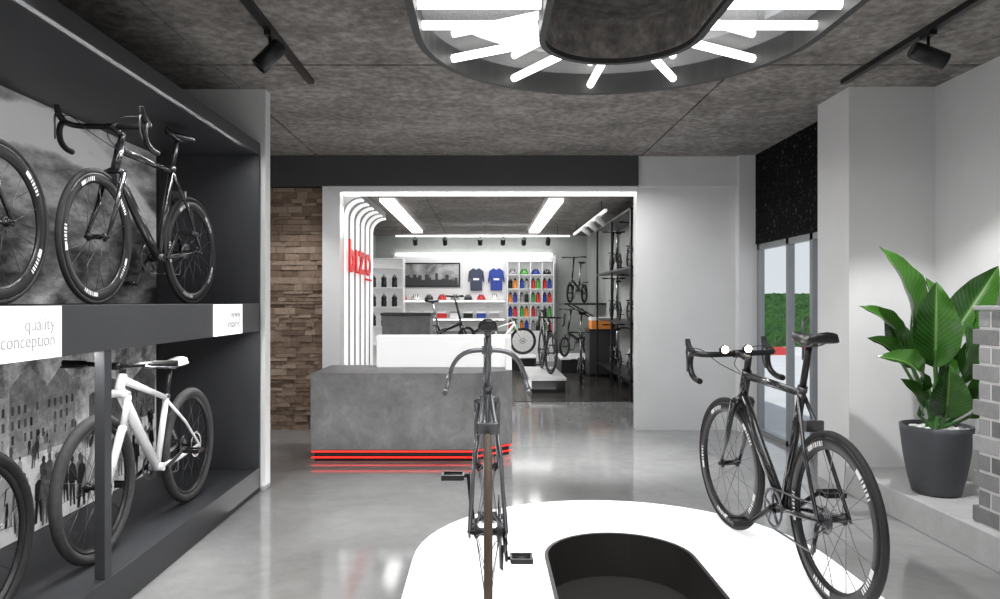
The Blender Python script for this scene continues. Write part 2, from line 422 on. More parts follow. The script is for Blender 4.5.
# raised ledge
struct(MB().box(2.65, 3.315, .4, 5.3, 0, .185).build('trim_3', 'ledge', bevel=.006))
struct(MB().box(3.0, 26, -6, 40, -.25, -.03).build('ground', 'pave'))
# outside
def rough_box(x0, x1, y0, y1, z0, z1, st, amp):
    bm = MB()
    def face(o, du, dv, nu, nv, nrm):
        vs = []; fs = []
        for i in range(nu+1):
            for j in range(nv+1):
                p = Vector(o)+Vector(du)*(i/nu)+Vector(dv)*(j/nv)
                d = .4*noise.noise(p*4)+.8*noise.noise(p*11)
                vs.append(p+Vector(nrm)*d*amp)
        for i in range(nu):
            for j in range(nv):
                a = i*(nv+1)+j; fs.append((a, a+1, a+nv+2, a+nv+1))
        bm.add(vs, fs, False)
    lx, ly, lz = x1-x0, y1-y0, z1-z0; q = lambda l: max(2, int(l/st))
    face((x0, y0, z0), (lx, 0, 0), (0, 0, lz), q(lx), q(lz), (0, -1, 0)); face((x0, y0, z1), (lx, 0, 0), (0, ly, 0), q(lx), q(ly), (0, 0, 1))
    face((x0, y0, z0), (0, ly, 0), (0, 0, lz), q(ly), q(lz), (-1, 0, 0)); face((x1, y0, z0), (0, ly, 0), (0, 0, lz), q(ly), q(lz), (1, 0, 0))
    return bm
tag(rough_box(3.6, 15, 20.2, 21.6, -.03, 1.62, .06, .07).build('hedge', 'hedge'), 'trimmed green hedge outside beyond the glass door', 'hedge')
tag(MB().box(3.4, 15, 19.4, 19.75, -.03, .17).build('kerb', 'curb'), 'red and white striped kerb in front of the hedge outside', 'kerb')

# ------------------------------------------------------------------ stadium shapes
def stad(cx, y0, y1, r, n=28):
    p = [(cx+r*math.cos(PI*i/n), y1+r*math.sin(PI*i/n)) for i in range(n+1)]
    p += [(cx-r*math.cos(PI*i/n), y0-r*math.sin(PI*i/n)) for i in range(n+1)]
    return p
CX, Y0, Y1, RO, RI = .63, 1.95, 3.33, .965, .36
PZ = .22
t = empty('display_podium', 'white oblong display podium with an oval hole carrying two bicycles', 'podium', (CX, 2.5, 0))
def rel(poly, c): return [(x-c[0], y-c[1]) for x, y in poly]
c0 = (CX, 2.5)
PR, PCX = .345, CX-.005
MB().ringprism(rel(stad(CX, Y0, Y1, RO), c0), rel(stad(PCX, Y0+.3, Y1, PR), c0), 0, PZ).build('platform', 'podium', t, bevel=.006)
MB().ringprism(rel(stad(PCX, Y0+.3, Y1, PR+.004), c0), rel(stad(PCX, Y0+.3, Y1, PR-.012), c0), 0.002, PZ+.003).build('hole_lining', 'podhole', t)
MB().prism(rel(stad(PCX, Y0+.3, Y1, PR-.012), c0), 0.0, .006).build('hole_floor', 'soil', t)

# ring lamp
LZ = 2.63
t = empty('ceiling_lamp', 'large oval ceiling lamp with radial white tubes and dark grey rims', 'ceiling lamp', (CX, 2.5, LZ))
ROL = .95
MB().ringprism(rel(stad(CX-.01, Y0, Y1, ROL), c0), rel(stad(CX-.01, Y0, Y1, ROL-.035), c0), 0, .2).build('outer_rim', 'lampframe', t)
MB().ringprism(rel(stad(CX, Y0, Y1, RI+.02), c0), rel(stad(CX, Y0, Y1, RI-.01), c0), -.01, .2).build('inner_rim', 'lampframe', t)
MB().ringprism(rel(stad(CX, Y0, Y1, RI-.0095), c0), rel(stad(CX, Y0, Y1, RI-.016), c0), .015, .2).build('inner_lining', 'ceil', t)
MB().ringprism(rel(stad(CX-.01, Y0, Y1, ROL-.03), c0), rel(stad(CX, Y0, Y1, RI+.01), c0), .115, .15).build('reflector', 'lamppanel', t)
segs = []
for a in range(0, 181, 30):
    for (yc, sg) in ((Y1, 1), (Y0, -1)):
        ca, sa = math.cos(R_(a)), math.sin(R_(a))*sg
        segs.append(((CX+ca*(RI+.03), yc+sa*(RI+.03)), (CX-.01+ca*(ROL-.04), yc+sa*(ROL-.04))))
yy = Y1-.235
while yy > Y0+.1:
    for s_ in (-1, 1): segs.append(((CX+s_*(RI+.03), yy), (CX-.01+s_*(ROL-.04), yy)))
    yy -= .235
for (p, q) in segs:
    MB().tube([(p[0]-CX, p[1]-2.5, .05), (q[0]-CX, q[1]-2.5, .05)], .0205, 12).build('light_tube', 'tube', t)
for (x, y) in ((-.92, -.2), (.9, -.2), (0, 1.76), (0, -1.48)):
    MB().tube([(x, y, .2), (x, y, CZ-LZ)], .006, 6).build('suspension_rod', 'black', t)

# ------------------------------------------------------------------ tracks and spots
tag(MB().box(-1.262, -1.218, .6, 5.13, CZ-.035, CZ).build('ceiling_track', 'black'), 'black ceiling track on the side of the bicycle cabinet', 'track', 'black ceiling tracks')
tag(MB().box(2.533, 2.577, .6, 5.13, CZ-.035, CZ).build('ceiling_track', 'black'), 'black ceiling track on the side of the potted plant', 'track', 'black ceiling tracks')
def spot(x, y, ztop, aim, label, group, m='black', L=.17, r=.048, drop=.13, name='track_spotlight'):
    t = empty(name, label, 'spotlight', (x, y, ztop), 0, group)
    MB().box(-.02, .02, -.05, .05, -.025, 0).build('adapter', m, t)
    MB().tube([(0, 0, -.02), (0, 0, -drop)], .009, 8).build('stem', m, t)
    d = Vector(aim).normalized(); q = Vector((0, 0, 1)).rotation_difference(d).to_matrix().to_4x4()
    hd = MB(Matrix.Translation((0, 0, -drop)) @ q)
    hd.lathe([(r*.8, -L*.5), (r, -L*.42), (r, L*.5), (r*.86, L*.5), (r*.8, L*.3), (.001, L*.3)], 20)
    h = hd.build('head', m, t)
    MB(Matrix.Translation((0, 0, -drop)) @ q).lathe([(.001, L*.31), (r*.78, L*.31), (r*.78, L*.33), (.001, L*.33)], 16).build('lens', 'softglow', h)
    return t
spot(-1.24, 4.15, CZ-.035, (-.6, -.15, -.7), 'black spotlight on the track beside the bicycle cabinet', 'black track spotlights', L=.19, r=.05)
spot(2.555, 4.15, CZ-.035, (.8, -.1, -.35), 'black spotlight on the track above the potted plant', 'black track spotlights', L=.2, r=.05)

# ------------------------------------------------------------------ bike cabinet
t = empty('display_cabinet', 'charcoal two-tier open cabinet along the side wall holding bicycles', 'cabinet', (-2.05, 2.9, 0))
def rb(x0, x1, y0, y1, z0, z1, name, m, par=t, bev=.003, off=(-2.05, 2.9, 0)):
    return MB().box(x0-off[0], x1-off[0], y0-off[1], y1-off[1], z0-off[2], z1-off[2]).build(name, m, par, bev)
FX = -1.67
rb(-2.44, FX, .3, 5.355, 2.49, 2.577, 'top_panel', 'charcoal')
rb(-2.44, FX-.02, .3, 5.355, 1.34, 1.385, 'shelf', 'charcoal')
rb(FX-.02, FX, .3, 5.355, 1.185, 1.389, 'shelf_front', 'charcoal')
rb(-2.44, FX-.02, .3, 5.355, 1.185, 1.205, 'shelf_underside', 'charcoal')
rb(-2.44, FX-.03, .3, 5.355, .0, .16, 'plinth', 'charcoal')
rb(FX-.03, FX, .3, 5.355, 0.0, .175, 'plinth_front', 'charcoal')
rb(-2.44, FX, 5.33, 5.357, .16, 2.49, 'end_panel', 'charcoal')
rb(-2.47, -2.44, .3, 5.355, 0, 2.577, 'back_panel', 'charcoal')
for yy in (3.17, 1.0): rb(FX-.05, FX-.004, yy, yy+.06, .175, 1.185, 'post', 'charcoal')
RM = Matrix(((0, 0, 1, 0), (1, 0, 0, 0), (0, 1, 0, 0), (0, 0, 0, 1)))
for k, (y0, y1, tx) in enumerate(((1.9, 2.82, ('quality', 'conception')), (4.42, 4.92, ('newly', 'inspired')))):
    sg = empty('sign_panel', ('large lit white sign panel on the shelf front nearest the viewer', 'small lit white sign panel on the shelf front near the far end')[k], 'sign', (FX, (y0+y1)/2, 1.187), 0, 'lit shelf signs')
    MB().box(.001, .012, -(y1-y0)/2, (y1-y0)/2, 0, .198).build('lit_panel', 'softglow', sg)
    for q, w in enumerate(tx):
        Mx = Matrix.Translation((.0135, (y1-y0)/2-.045, .108-.06*q)) @ RM
        text('lettering', w, .07 if k == 0 else .075, 'letter', sg, Mx, .001, 'RIGHT')
t1 = empty('photo_mural', 'blurred black and white landscape mural behind the upper bicycles', 'mural', (-2.43, 2.9, 1.39), 0, 'cabinet murals')
MB().box(-.008, .005, -2.5, 2.41, 0, 1.095).build('print', 'muralup', t1)
t2 = empty('photo_mural', 'black and white street crowd mural behind the lower bicycles', 'mural', (-2.43, 2.9, .165), 0, 'cabinet murals')
MB().box(-.008, .005, -2.5, 2.41, 0, 1.015).build('print', 'murallow', t2)
b = MB(); bw_ = MB(); y = -2.48; k = 0
while y < 2.2:
    w = random.uniform(.28, .55); w = min(w, 2.4-y); h = random.uniform(.72, 1.0); k += 1
    hb_ = h-random.uniform(0, .12)
    b.add([(.0052, y, .42), (.0052, y+w, .42), (.0052, y+w, hb_), (.0052, y+w*.5, h), (.0052, y, hb_)], [(0, 1, 2, 3, 4)])
    nx = max(2, int(w/.05)); nz = int((hb_-.5)/.075)
    for i in range(nx):
        for j in range(nz):
            if random.random() < .25: continue
            ya = y+w*(i+.28)/nx; z0 = .5+j*.075
            bw_.add([(.0054, ya, z0), (.0054, ya+w*.4/nx, z0), (.0054, ya+w*.4/nx, z0+.045), (.0054, ya, z0+.045)], [(0, 1, 2, 3)])
    y += w+random.choice([0, .02, .15])
o = b.build('printed_facades', 'facades', t2); o['kind'] = 'stuff'
o = bw_.build('printed_windows', 'windowprint', t2); o['kind'] = 'stuff'
b = MB()
figs = sorted([random.random()**1.2 for i in range(300)], reverse=True)
for i, q in enumerate(figs):
    y = random.uniform(-2.4, 2.35); zb = .01+.5*q; h = (.3-.25*q)*random.uniform(.88, 1.1); w = h*random.uniform(.11, .15)
    x0 = .0058+i*.00001
    l1, l2 = random.uniform(.5, 1.3), random.uniform(.5, 1.3); a1, a2 = random.uniform(1.0, 1.7), random.uniform(1.0, 1.7)
    poly = [(-w*l1, 0), (-w*l1*.4, 0), (0, h*.4), (w*l2*.4, 0), (w*l2, 0), (w*.85, h*.48), (w*a1, h*.45), (w*1.0, h*.78), (w*.3, h*.85), (-w*.3, h*.85), (-w*1.0, h*.78), (-w*a2, h*.45), (-w*.85, h*.48)]
    hd = [(w*.5*math.cos(2*PI*k/8), h*.92+w*.62*math.sin(2*PI*k/8)) for k in range(8)]
    b.add([(x0, y+p[0], zb+p[1]) for p in [poly[0], poly[1], poly[2], poly[3], poly[4], poly[5], poly[12]]], [tuple(range(7))])
    b.add([(x0, y+p[0], zb+p[1]) for p in poly[5:]], [tuple(range(8))])
    b.add([(x0, y+p[0], zb+p[1]) for p in hd], [tuple(range(8))])
pc = b.build('printed_crowd', 'figures', t2); pc['kind'] = 'stuff'

# ------------------------------------------------------------------ bicycles
DEC = {}
def decal_mesh(r0, r1, yv):
    key = (round(r0, 4), round(r1, 4), round(yv, 4))
    if key in DEC: return DEC[key]
    b = MB(); a = 0
    def quad(ra, rb_, ta, tb): b.add([(ra*math.cos(ta), yv, ra*math.sin(ta)), (rb_*math.cos(ta), yv, rb_*math.sin(ta)), (rb_*math.cos(tb), yv, rb_*math.sin(tb)), (ra*math.cos(tb), yv, ra*math.sin(tb))], [(0, 1, 2, 3)])
    for k, w in enumerate((8, 1.4, 2.4, 1.4, 2.4, 1.4)):
        quad(r0, r1, R_(a), R_(a+w)); a += w+1.4
    me = b.mesh('rim_decal'); me.materials.append(M['decal']); DEC[key] = me
    return me
def wheel(root, kind, R, tr, rd, Mx, spokes, disc, decal, rimm, tirem='rubber'):
    RX = Matrix.Rotation(PI/2, 4, 'X')
    ro = R-2*tr+.004; ri = ro-rd; hw = .0125 if kind == 'road' else .014
    rim = MB(RX).lathe([(ro, -hw*.8), (ro-.01, -hw), (ri+.012, -hw*.8), (ri, -.005), (ri, .005), (ri+.012, hw*.8), (ro-.01, hw), (ro, hw*.8)], 56, closed=True)
    w = rim.build('wheel', rimm, root); w.matrix_local = Mx
    cir = [((R-tr)*math.cos(2*PI*i/56), 0, (R-tr)*math.sin(2*PI*i/56)) for i in range(56)]
    MB().tube(cir, tr, 10, closed=True).build('tire', tirem, w)
    hl = .05 if kind != 'fold' else .04
    MB(RX).lathe([(.008, -hl-.012), (.012, -hl), (.024, -hl+.006), (.024, -hl+.012), (.013, -hl+.022), (.013, hl-.022), (.024, hl-.012), (.024, hl-.006), (.012, hl), (.008, hl+.012)], 16).build('hub', 'black', w)
    if spokes:
        ms = []
        for sd in (-1, 1):
            th = R_(38)*sd
            me = MB().tube([(.022*math.cos(th), sd*(hl-.01), .022*math.sin(th)), (ri+.003, sd*.002, 0)], .0013, 5).mesh('spoke'); me.materials.append(M['dsteel']); ms.append(me)
        for i in range(spokes):
            o = bpy.data.objects.new('spoke', ms[i % 2]); COL.objects.link(o); o.parent = w; o.rotation_euler = (0, 2*PI*i/spokes, 0)
    else:
        b = MB()
        for i in range(14):
            a = 2*PI*i/14; sd = 1 if i % 2 else -1
            b.tube([(.02*math.cos(a), sd*.02, .02*math.sin(a)), ((ri+.003)*math.cos(a), 0, (ri+.003)*math.sin(a))], .0018, 4)
        b.build('spoke_set', 'dsteel', w)
    if disc:
        MB(Matrix.Translation((0, .045, 0)) @ RX).lathe([(.08, -.001), (.08, .001), (.064, .001), (.064, -.001)], 32, closed=True).build('brake_disc', 'chrome', w)
    if decal:
        for sd in (-1, 1):
            me = decal_mesh(ri+.014, ri+.034, sd*(hw*.97+.0012))
            for k in range(5):
                o = bpy.data.objects.new('rim_decal', me); COL.objects.link(o); o.parent = w; o.rotation_euler = (0, 2*PI*k/5+.3, 0)
    return w

def saddle_mesh(cx, z, wid=.067, ln=.27):
    b = MB(); n = 12; k = 12; vs = []; fs = []
    for i in range(k+1):
        t = i/k; x = cx-ln*.48+ln*t
        w = wid*(.27+.73*max(0, 1-(t/.62)**1.7)) if t < .62 else wid*.27*(1-((t-.62)/.38)**4*.6)
        if i == 0: w *= .75
        zt = z+.012*(1-t*2)**2*(1 if t < .5 else .5); hh = .018 if 0 < i < k else .009
        for j in range(n):
            a = 2*PI*j/n; s_, c_ = math.sin(a), math.cos(a)
            vs.append((x, w*c_, zt-hh+hh*(s_ if s_ > 0 else s_*1.2)-(.02*(abs(c_)**3) if s_ <= .3 else .006*abs(c_)**2)))
    for i in range(k):
        for j in range(n): fs.append((i*n+j, i*n+(j+1) % n, (i+1)*n+(j+1) % n, (i+1)*n+j))
    fs += [tuple(range(n)), tuple(range(k*n, k*n+n))]
    return b.add(vs, fs, True)

def bike(label, kind, loc, heading, paint='carbon', saddlem='black', group=None, steer=0, drive=-1, spokes=20, scale=1., crank=70, rimm='black', decal=True, barm='black', cat='bicycle', forkm=None, sadw=.067, bar_spots=False, slim=1., sad=None, bw=1., drop=1., tirem='rubber'):
    root = empty({'road': 'road_bicycle', 'mtb': 'mountain_bicycle', 'fold': 'folding_bicycle'}[kind], label, cat, loc, heading, group)
    root.scale = (scale,)*3
    forkm = forkm or paint
    K = {'road': dict(R=.34, tr=.0135, rd=.052, wb=.99, bb=(.405, .27), st=.57, sa=73, A=72.5, fl=.375, ht=.165, sp=.06, sad=(.18, 1.05), bar=(.1, .02)),
         'mtb': dict(R=.352, tr=.026, rd=.024, wb=1.06, bb=(.43, .31), st=.40, sa=73, A=69, fl=.46, ht=.11, sp=.03, sad=(.22, .90), bar=(.07, .02)),
         'fold': dict(R=.205, tr=.02, rd=.02, wb=.98, bb=(.40, .27), st=.2, sa=74, A=73, fl=.24, ht=.1, sp=.42, sad=(.22, .88), bar=(.03, .02))}[kind]
    R = K['R']; tr = K['tr']; wb = K['wb']
    A = R_(K['A']); u = Vector((-math.cos(A), 0, math.sin(A))); p = Vector((math.sin(A), 0, math.cos(A)))
    ax = Vector((wb, 0, R)); foot = ax-p*.045; crown = foot+u*K['fl']; htb = crown+u*.012; htt = crown+u*K['ht']; top = htt+u*K['sp']
    sa = R_(K['sa']); su = Vector((-math.cos(sa), 0, math.sin(sa))); bb = Vector((K['bb'][0], 0, K['bb'][1])); stt = bb+su*K['st']
    ra = Vector((0, 0, R))
    Ms = Matrix.Translation(htt) @ Matrix.Rotation(steer, 4, u) @ Matrix.Translation(-htt)
    f = MB()
    if kind == 'fold':
        f.tube([bb+su*.05, (htb+htt)/2+Vector((-.01, 0, -.01))], .03, 12, sq=(.75, 1.1)); f.tube([bb-su*.03, stt], .021, 12); f.tube([htb, htt], .022, 12)
    else:
        dt = (.026 if kind == 'road' else .027)*slim
        f.tube([bb, bb.lerp(htb, .5), htb+u*.02], [dt, dt*1.1, dt*1.1], 12, sq=(.75, 1.15))
        f.tube([stt-su*(.02 if kind == 'road' else .01), htt-u*.025], [.015*slim, .021*slim], 12, sq=(.9, 1.05))
        f.tube([bb, stt], .0175*slim, 12); f.tube([htb, htt], .024*slim, 14)
    f.tube([bb+Vector((0, -.04, 0)), bb+Vector((0, .04, 0))], .023, 14)
    for s_ in (-1, 1):
        do = ra+Vector((0, s_*.064, 0))
        f.tube([bb+Vector((-.02, s_*.022, 0)), bb.lerp(ra, .35)+Vector((0, s_*(.045+tr*.4), 0)), do], [.014, .012, .009], 8)
        f.tube([stt-su*.03+Vector((0, s_*.012, 0)), (stt-su*.03).lerp(ra, .45)+Vector((0, s_*(.042+tr*.4), 0)), do], [.009, .0085, .008], 8)
        f.tube([do+Vector((-.012, 0, -.015)), do+Vector((.02, 0, .01))], .011, 6, sq=(.4, 1))
    f.build('frame', paint, root)
    f = MB(Ms)
    f.tube([crown+Vector((0, -.045-tr*.3, 0)), crown+Vector((0, -.02, .012)), crown+Vector((0, .02, .012)), crown+Vector((0, .045+tr*.3, 0))], .018 if kind != 'mtb' else .022, 10)
    for s_ in (-1, 1):
        yb = Vector((0, s_*(.045+tr*.3), 0)); e = ax+Vector((0, s_*.055, 0))
        if kind == 'mtb': f.tube([crown+yb, crown-u*.16+yb], .016, 10)
        f.tube([crown+yb-(u*.16 if kind == 'mtb' else u*0), crown-u*.2+yb+p*.012, e], [.021, .021, .015] if kind == 'mtb' else [.017, .0145, .009], 10, sq=(.8, 1.1) if kind != 'mtb' else (1, 1))
    f.build('fork', forkm, root)
    bc = top+Vector((K['bar'][0], 0, K['bar'][1]))
    f = MB(Ms); f.tube([htt, top+u*.015], .0165 if kind != 'fold' else .02, 12); f.tube([top, bc], .0155, 12); f.tube([bc+Vector((0, -.025, 0)), bc+Vector((0, .025, 0))], .02, 12)
    f.build('stem', barm if kind != 'fold' else paint, root)
    if kind == 'road':
        half = [(0, .0, 0), (0, .10, 0), (0, .165, .001), (.018, .198, .003), (.06, .21, .004), (.088, .212, -.012), (.098, .214, -.05), (.08, .217, -.095), (.03, .22, -.122), (-.03, .222, -.128)]
        if drop > 1: half = [(0, 0, 0), (0, .07, -.002), (.0, .12, -.012), (.01, .16, -.035), (.04, .19, -.07), (.06, .21, -.115), (.055, .222, -.16), (.02, .23, -.19), (-.03, .235, -.2)]
        half = [(x, y*bw, z) for x, y, z in half]
        path = [bc+Vector((x, -y, z)) for x, y, z in half[::-1]]+[bc+Vector(q) for q in half[1:]]
        hb = MB(Ms).tube(smooth(path, 4), .0148 if drop <= 1 else .0115, 10).build('handlebar', barm, root)
        for s_ in (-1, 1):
            if drop > 1: break
            o0 = bc+Vector((.05, s_*.211, .006))
            hd = MB(Ms).tube(smooth([o0, o0+Vector((.035, 0, .012)), o0+Vector((.065, 0, .03)), o0+Vector((.078, 0, .062)), o0+Vector((.08, 0, .07))], 3), [.015]*3+[.017]*3+[.016]*3+[.014]*3+[.008], 10, sq=(.85, 1.1))
            hd.build('brake_hood', 'rubber', hb)
            lv = MB(Ms).tube(smooth([o0+Vector((.07, 0, .035)), o0+Vector((.092, 0, .01)), o0+Vector((.09, 0, -.05)), o0+Vector((.075, s_*.008, -.1))], 4), [.007]*6+[.006]*6+[.005], 8, sq=(.9, .6))
            lv.build('brake_lever', 'dsteel', hb)
            if bar_spots:  # small glowing discs added at two bright spots on the bar
                c = bc+Vector((-.012, s_*.062+.02, .024))
                MB(Ms).tube([c+Vector((.012, 0, 0)), c+Vector((-.012, 0, 0))], .022, 14).build('bar_spot_backing', 'black', hb)
                MB(Ms).sphere(c+Vector((-.012, 0, 0)), .019, 14, (.5, 1, 1)).build('bar_spot', 'barspot', hb)
    else:
        w = .29 if kind == 'mtb' else .26
        path = [bc+Vector((-.04, -w, .012)), bc+Vector((-.015, -w*.45, .008)), bc, bc+Vector((-.015, w*.45, .008)), bc+Vector((-.04, w, .012))]
        hb = MB(Ms).tube(smooth(path, 4), .0125, 10).build('handlebar', 'black', root)
        for s_ in (-1, 1):
            e = bc+Vector((-.04, s_*w, .012)); e2 = bc+Vector((-.028, s_*(w-.12), .01))
            MB(Ms).tube([e+(e-e2)*.02, e2], .0165, 10).build('grip', 'rubber', hb)
            MB(Ms).tube([e2+Vector((.005, -s_*.02, 0)), e2+Vector((.05, -s_*.01, -.012)), e+Vector((.06, -s_*.02, -.015))], [.01, .008, .006], 8).build('brake_lever', 'dsteel', hb)
    sx, sz = sad or K['sad']
    tp = bb+su*((sz-.05-bb.z)/su.z)
    MB().tube([stt-su*.02, tp], .0138 if kind != 'fold' else .017, 12).build('seatpost', ('black' if paint != 'greybike' else 'greybike') if kind != 'fold' else 'chrome', root)
    MB().lathe([(.021, -.012), (.021, .012)], 14, M0=Matrix.Translation(stt) @ Matrix.Rotation(-(PI/2-sa), 4, 'Y')).build('seat_clamp', 'dsteel', root)
    cxs = tp.x-.005
    sd = saddle_mesh(cxs, sz, sadw).build('saddle', saddlem, root)
    b = MB(); kk = sadw/.067
    for s_ in (-1, 1): b.tube(smooth([(cxs-.09, s_*.03*kk, sz-.025), (cxs-.04, s_*.022*kk, sz-.046), (cxs+.04, s_*.02*kk, sz-.046), (cxs+.11, s_*.008, sz-.022)], 3), .0035, 6)
    b.box(cxs-.02, cxs+.02, -.024*kk, .024*kk, sz-.055, sz-.04); b.build('saddle_rail', 'dsteel', sd)
    D = drive; RX = Matrix.Rotation(PI/2, 4, 'X'); cy = D*.048
    rr = .088 if kind == 'road' else .07
    cr = MB(Matrix.Translation(bb+Vector((0, cy, 0))) @ RX)
    cr.lathe([(rr, -.002), (rr, .002), (rr-.014, .002), (rr-.014, -.002)], 40, closed=True)
    for i in range(5):
        a = 2*PI*i/5+.3; cr.tube([(0, 0, 0), ((rr-.01)*math.cos(a), (rr-.01)*math.sin(a), 0)], .006, 6)
    cs = cr.build('crankset', 'dsteel', root)
    ang = R_(crank)
    for s_, aa in ((D, ang), (-D, ang+PI)):
        dr = Vector((math.cos(aa), 0, -math.sin(aa))); e = bb+dr*.172
        a0 = bb+Vector((0, s_*.06, 0)); a1 = e+Vector((0, s_*.078, 0))
        MB().tube([a0-dr*.012, a0, a1, a1+dr*.012], [.012, .014, .0105, .009], 8, sq=(.7, 1)).build('crank_arm', 'black', cs)
        pb = MB(); yb = s_*.085
        pb.tube([(e.x, yb, e.z), (e.x, yb+s_*.1, e.z)], .008, 8)
        for q in (-1, 1): pb.box(e.x+q*.036-.005, e.x+q*.036+.005, min(yb+s_*.012, yb+s_*.1), max(yb+s_*.012, yb+s_*.1), e.z-.01, e.z+.01)
        for q in (.012, .095): pb.box(e.x-.036, e.x+.036, yb+s_*q-.004, yb+s_*q+.004, e.z-.009, e.z+.009)
        pb.build('pedal', 'black', cs)
    cas = MB(Matrix.Translation(ra+Vector((0, D*.04, 0))) @ RX)
    mx_r = .055 if kind != 'fold' else .035
    for i in range(5):
        z0 = -D*(i*.0035-.006); cas.lathe([(.014, z0-.001), (mx_r-.006*i, z0-.001), (mx_r-.006*i, z0+.001), (.014, z0+.001)], 24, closed=True)
    cas.build('cassette', 'dsteel', root)
    c2 = .045; ch = MB()
    ch.tube([bb+Vector((0, cy, rr)), ra+Vector((0, D*.044, c2))], .0042, 6)
    j1 = ra+Vector((.03, D*.046, -.075)); j2 = ra+Vector((.065, D*.046, -.14))
    if kind == 'fold': j1 = ra+Vector((.02, D*.044, -c2)); j2 = j1+Vector((.04, 0, .01))
    ch.tube([bb+Vector((0, cy, -rr)), j2+Vector((0, 0, -.012)), j2+Vector((-.015, 0, 0)), j1+Vector((.014, 0, 0)), j1+Vector((-.01, 0, .02)), ra+Vector((-.04, D*.044, -.02))], .0042, 6)
    ch.build('chain', 'dsteel', root)
    if kind != 'fold':
        de = MB(); de.tube([ra+Vector((.0, D*.06, -.012)), ra+Vector((.012, D*.064, -.045)), j1+Vector((0, D*.012, 0))], .012, 8, sq=(.6, 1)); de.tube([j1+Vector((0, D*.006, .01)), j2+Vector((0, D*.006, -.012))], .014, 8, sq=(.35, 1))
        de.build('rear_derailleur', 'black', root)
    if kind == 'road':
        c = crown+p*.03+Vector((0, 0, -.012)); q = MB(Ms); q.box(c.x-.014, c.x+.014, -.04, .04, c.z-.05, c.z-.005); q.build('brake_caliper', 'dsteel', root, bevel=.004)
        c = stt.lerp(ra, .3); q = MB(); q.box(c.x-.03, c.x-.006, -.04, .04, c.z-.02, c.z+.025); q.build('brake_caliper', 'dsteel', root, bevel=.004)
        if drop <= 1:
            for s_ in (-1, 1): MB(Ms).tube(smooth([bc+Vector((.1, s_*.205, .03)), bc+Vector((.15, s_*.12, .01)), bc+Vector((.12, s_*.04, -.06)), htt+Vector((.03, 0, -.03))], 5), .0024, 6).build('brake_cable', 'black', root)
    wheel(root, kind, R, tr, K['rd'], Matrix.Translation(ra), spokes, kind == 'mtb', decal and kind == 'road', rimm, tirem)
    wheel(root, kind, R, tr, K['rd'], Ms @ Matrix.Translation(ax), spokes, kind == 'mtb', decal and kind == 'road', rimm, tirem)
    return root

# podium bikes
bike('slim grey road bicycle with curved grey drop bars seen from behind on the podium', 'road', (.01, 2.6, PZ), R_(90), crank=86, decal=False, barm='greybike', paint='greybike', scale=1.03, sadw=.038, slim=.8, drop=2, bw=.84, sad=(.18, 1.075), tirem='tanrubber')
bike('black road bicycle on the podium beside the potted plant with white rim markings', 'road', (1.345, 2.78, PZ), R_(93.6), steer=R_(5), drive=1, crank=35, bar_spots=True)
# cabinet bikes
bike('black road bicycle with white rim markings on the upper shelf, whole in view', 'road', (-1.87, 4.58, 1.385), R_(-94), steer=R_(4), crank=60, group='bicycles on the upper shelf')
bike('black road bicycle on the upper shelf of which only a rear wheel shows', 'road', (-1.97, 2.9, 1.385), R_(-90), crank=60, group='bicycles on the upper shelf')
bike('white mountain bicycle with white saddle in the lower cabinet tier', 'mtb', (-1.85, 4.5, .16), R_(-90.5), paint='bikewhite', saddlem='bikewhite', crank=20, group='bicycles in the lower tier', tirem='litrubber')
bike('dark mountain bicycle in the lower tier of which only a rear wheel shows', 'mtb', (-1.86, 2.6, .16), R_(-90), crank=20, group='bicycles in the lower tier')

# ------------------------------------------------------------------ plant
PX = 2.87
t = empty('potted_plant', 'large broad-leaved green plant in a tapered dark grey pot on the ledge', 'plant', (PX, 4.58, .185))
MB().lathe([(.001, 0), (.115, 0), (.138, .012), (.165, .12), (.187, .25), (.204, .4), (.207, .435), (.192, .435), (.186, .39), (.001, .39)], 40).build('pot', 'pot', t)
b = MB()
for i in range(130):
    a = random.uniform(0, 2*PI); r = .172*math.sqrt(random.random()); q = random.uniform(.014, .024)
    b.sphere((r*math.cos(a), r*math.sin(a), .395+random.random()*.02), q, 8, (1, random.uniform(.7, 1.2), .7))
pb = b.build('pebbles', 'pebble', t); pb['kind'] = 'stuff'
def leaf(base, tip, w, bend, face, curl=.25):
    B = Vector(base); T = Vector(tip); ax = T-B; L = ax.length; d = ax.normalized()
    n = Vector(face); n = (n-d*n.dot(d)).normalized(); s = d.cross(n)
    K, J = 16, 8; vs = []; cols = []; fs = []
    for i in range(K+1):
        tt = i/K; c = B+ax*tt+n*(bend*L*4*tt*(1-tt))
        wd = w*(math.sin(PI*min(1, tt**.8))**.8 if 0 < tt < 1 else .02)
        for j in range(-J//2, J//2+1):
            q = j/(J/2)
            rip = .03*w*math.sin(tt*22+q*2)*abs(q)
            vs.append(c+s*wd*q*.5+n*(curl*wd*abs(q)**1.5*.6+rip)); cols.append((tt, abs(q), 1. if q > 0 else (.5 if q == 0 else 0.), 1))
    W = J+1
    for i in range(K):
        for j in range(J): a = i*W+j; fs.append((a, a+1, a+W+1, a+W))
    me = bpy.data.meshes.new('leaf'); me.from_pydata([tuple(v) for v in vs], [], fs)
    me.polygons.foreach_set('use_smooth', [True]*len(fs))
    ca = me.color_attributes.new('lc', 'FLOAT_COLOR', 'POINT')
    for i, c in enumerate(cols): ca.data[i].color = c
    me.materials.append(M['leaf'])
    o = bpy.data.objects.new('leaf', me); COL.objects.link(o); o.parent = t
    st = smooth([(random.uniform(-.05, .05), random.uniform(-.05, .05), .38), (B.x*.4, B.y*.4, .38+(B.z-.38)*.5), B, B+ax*.25+n*bend*L*.75], 5)
    MB().tube(st, [.014]*6+[.010]*(len(st)-10)+[.006]*4, 8).build('stem', 'stem', o)
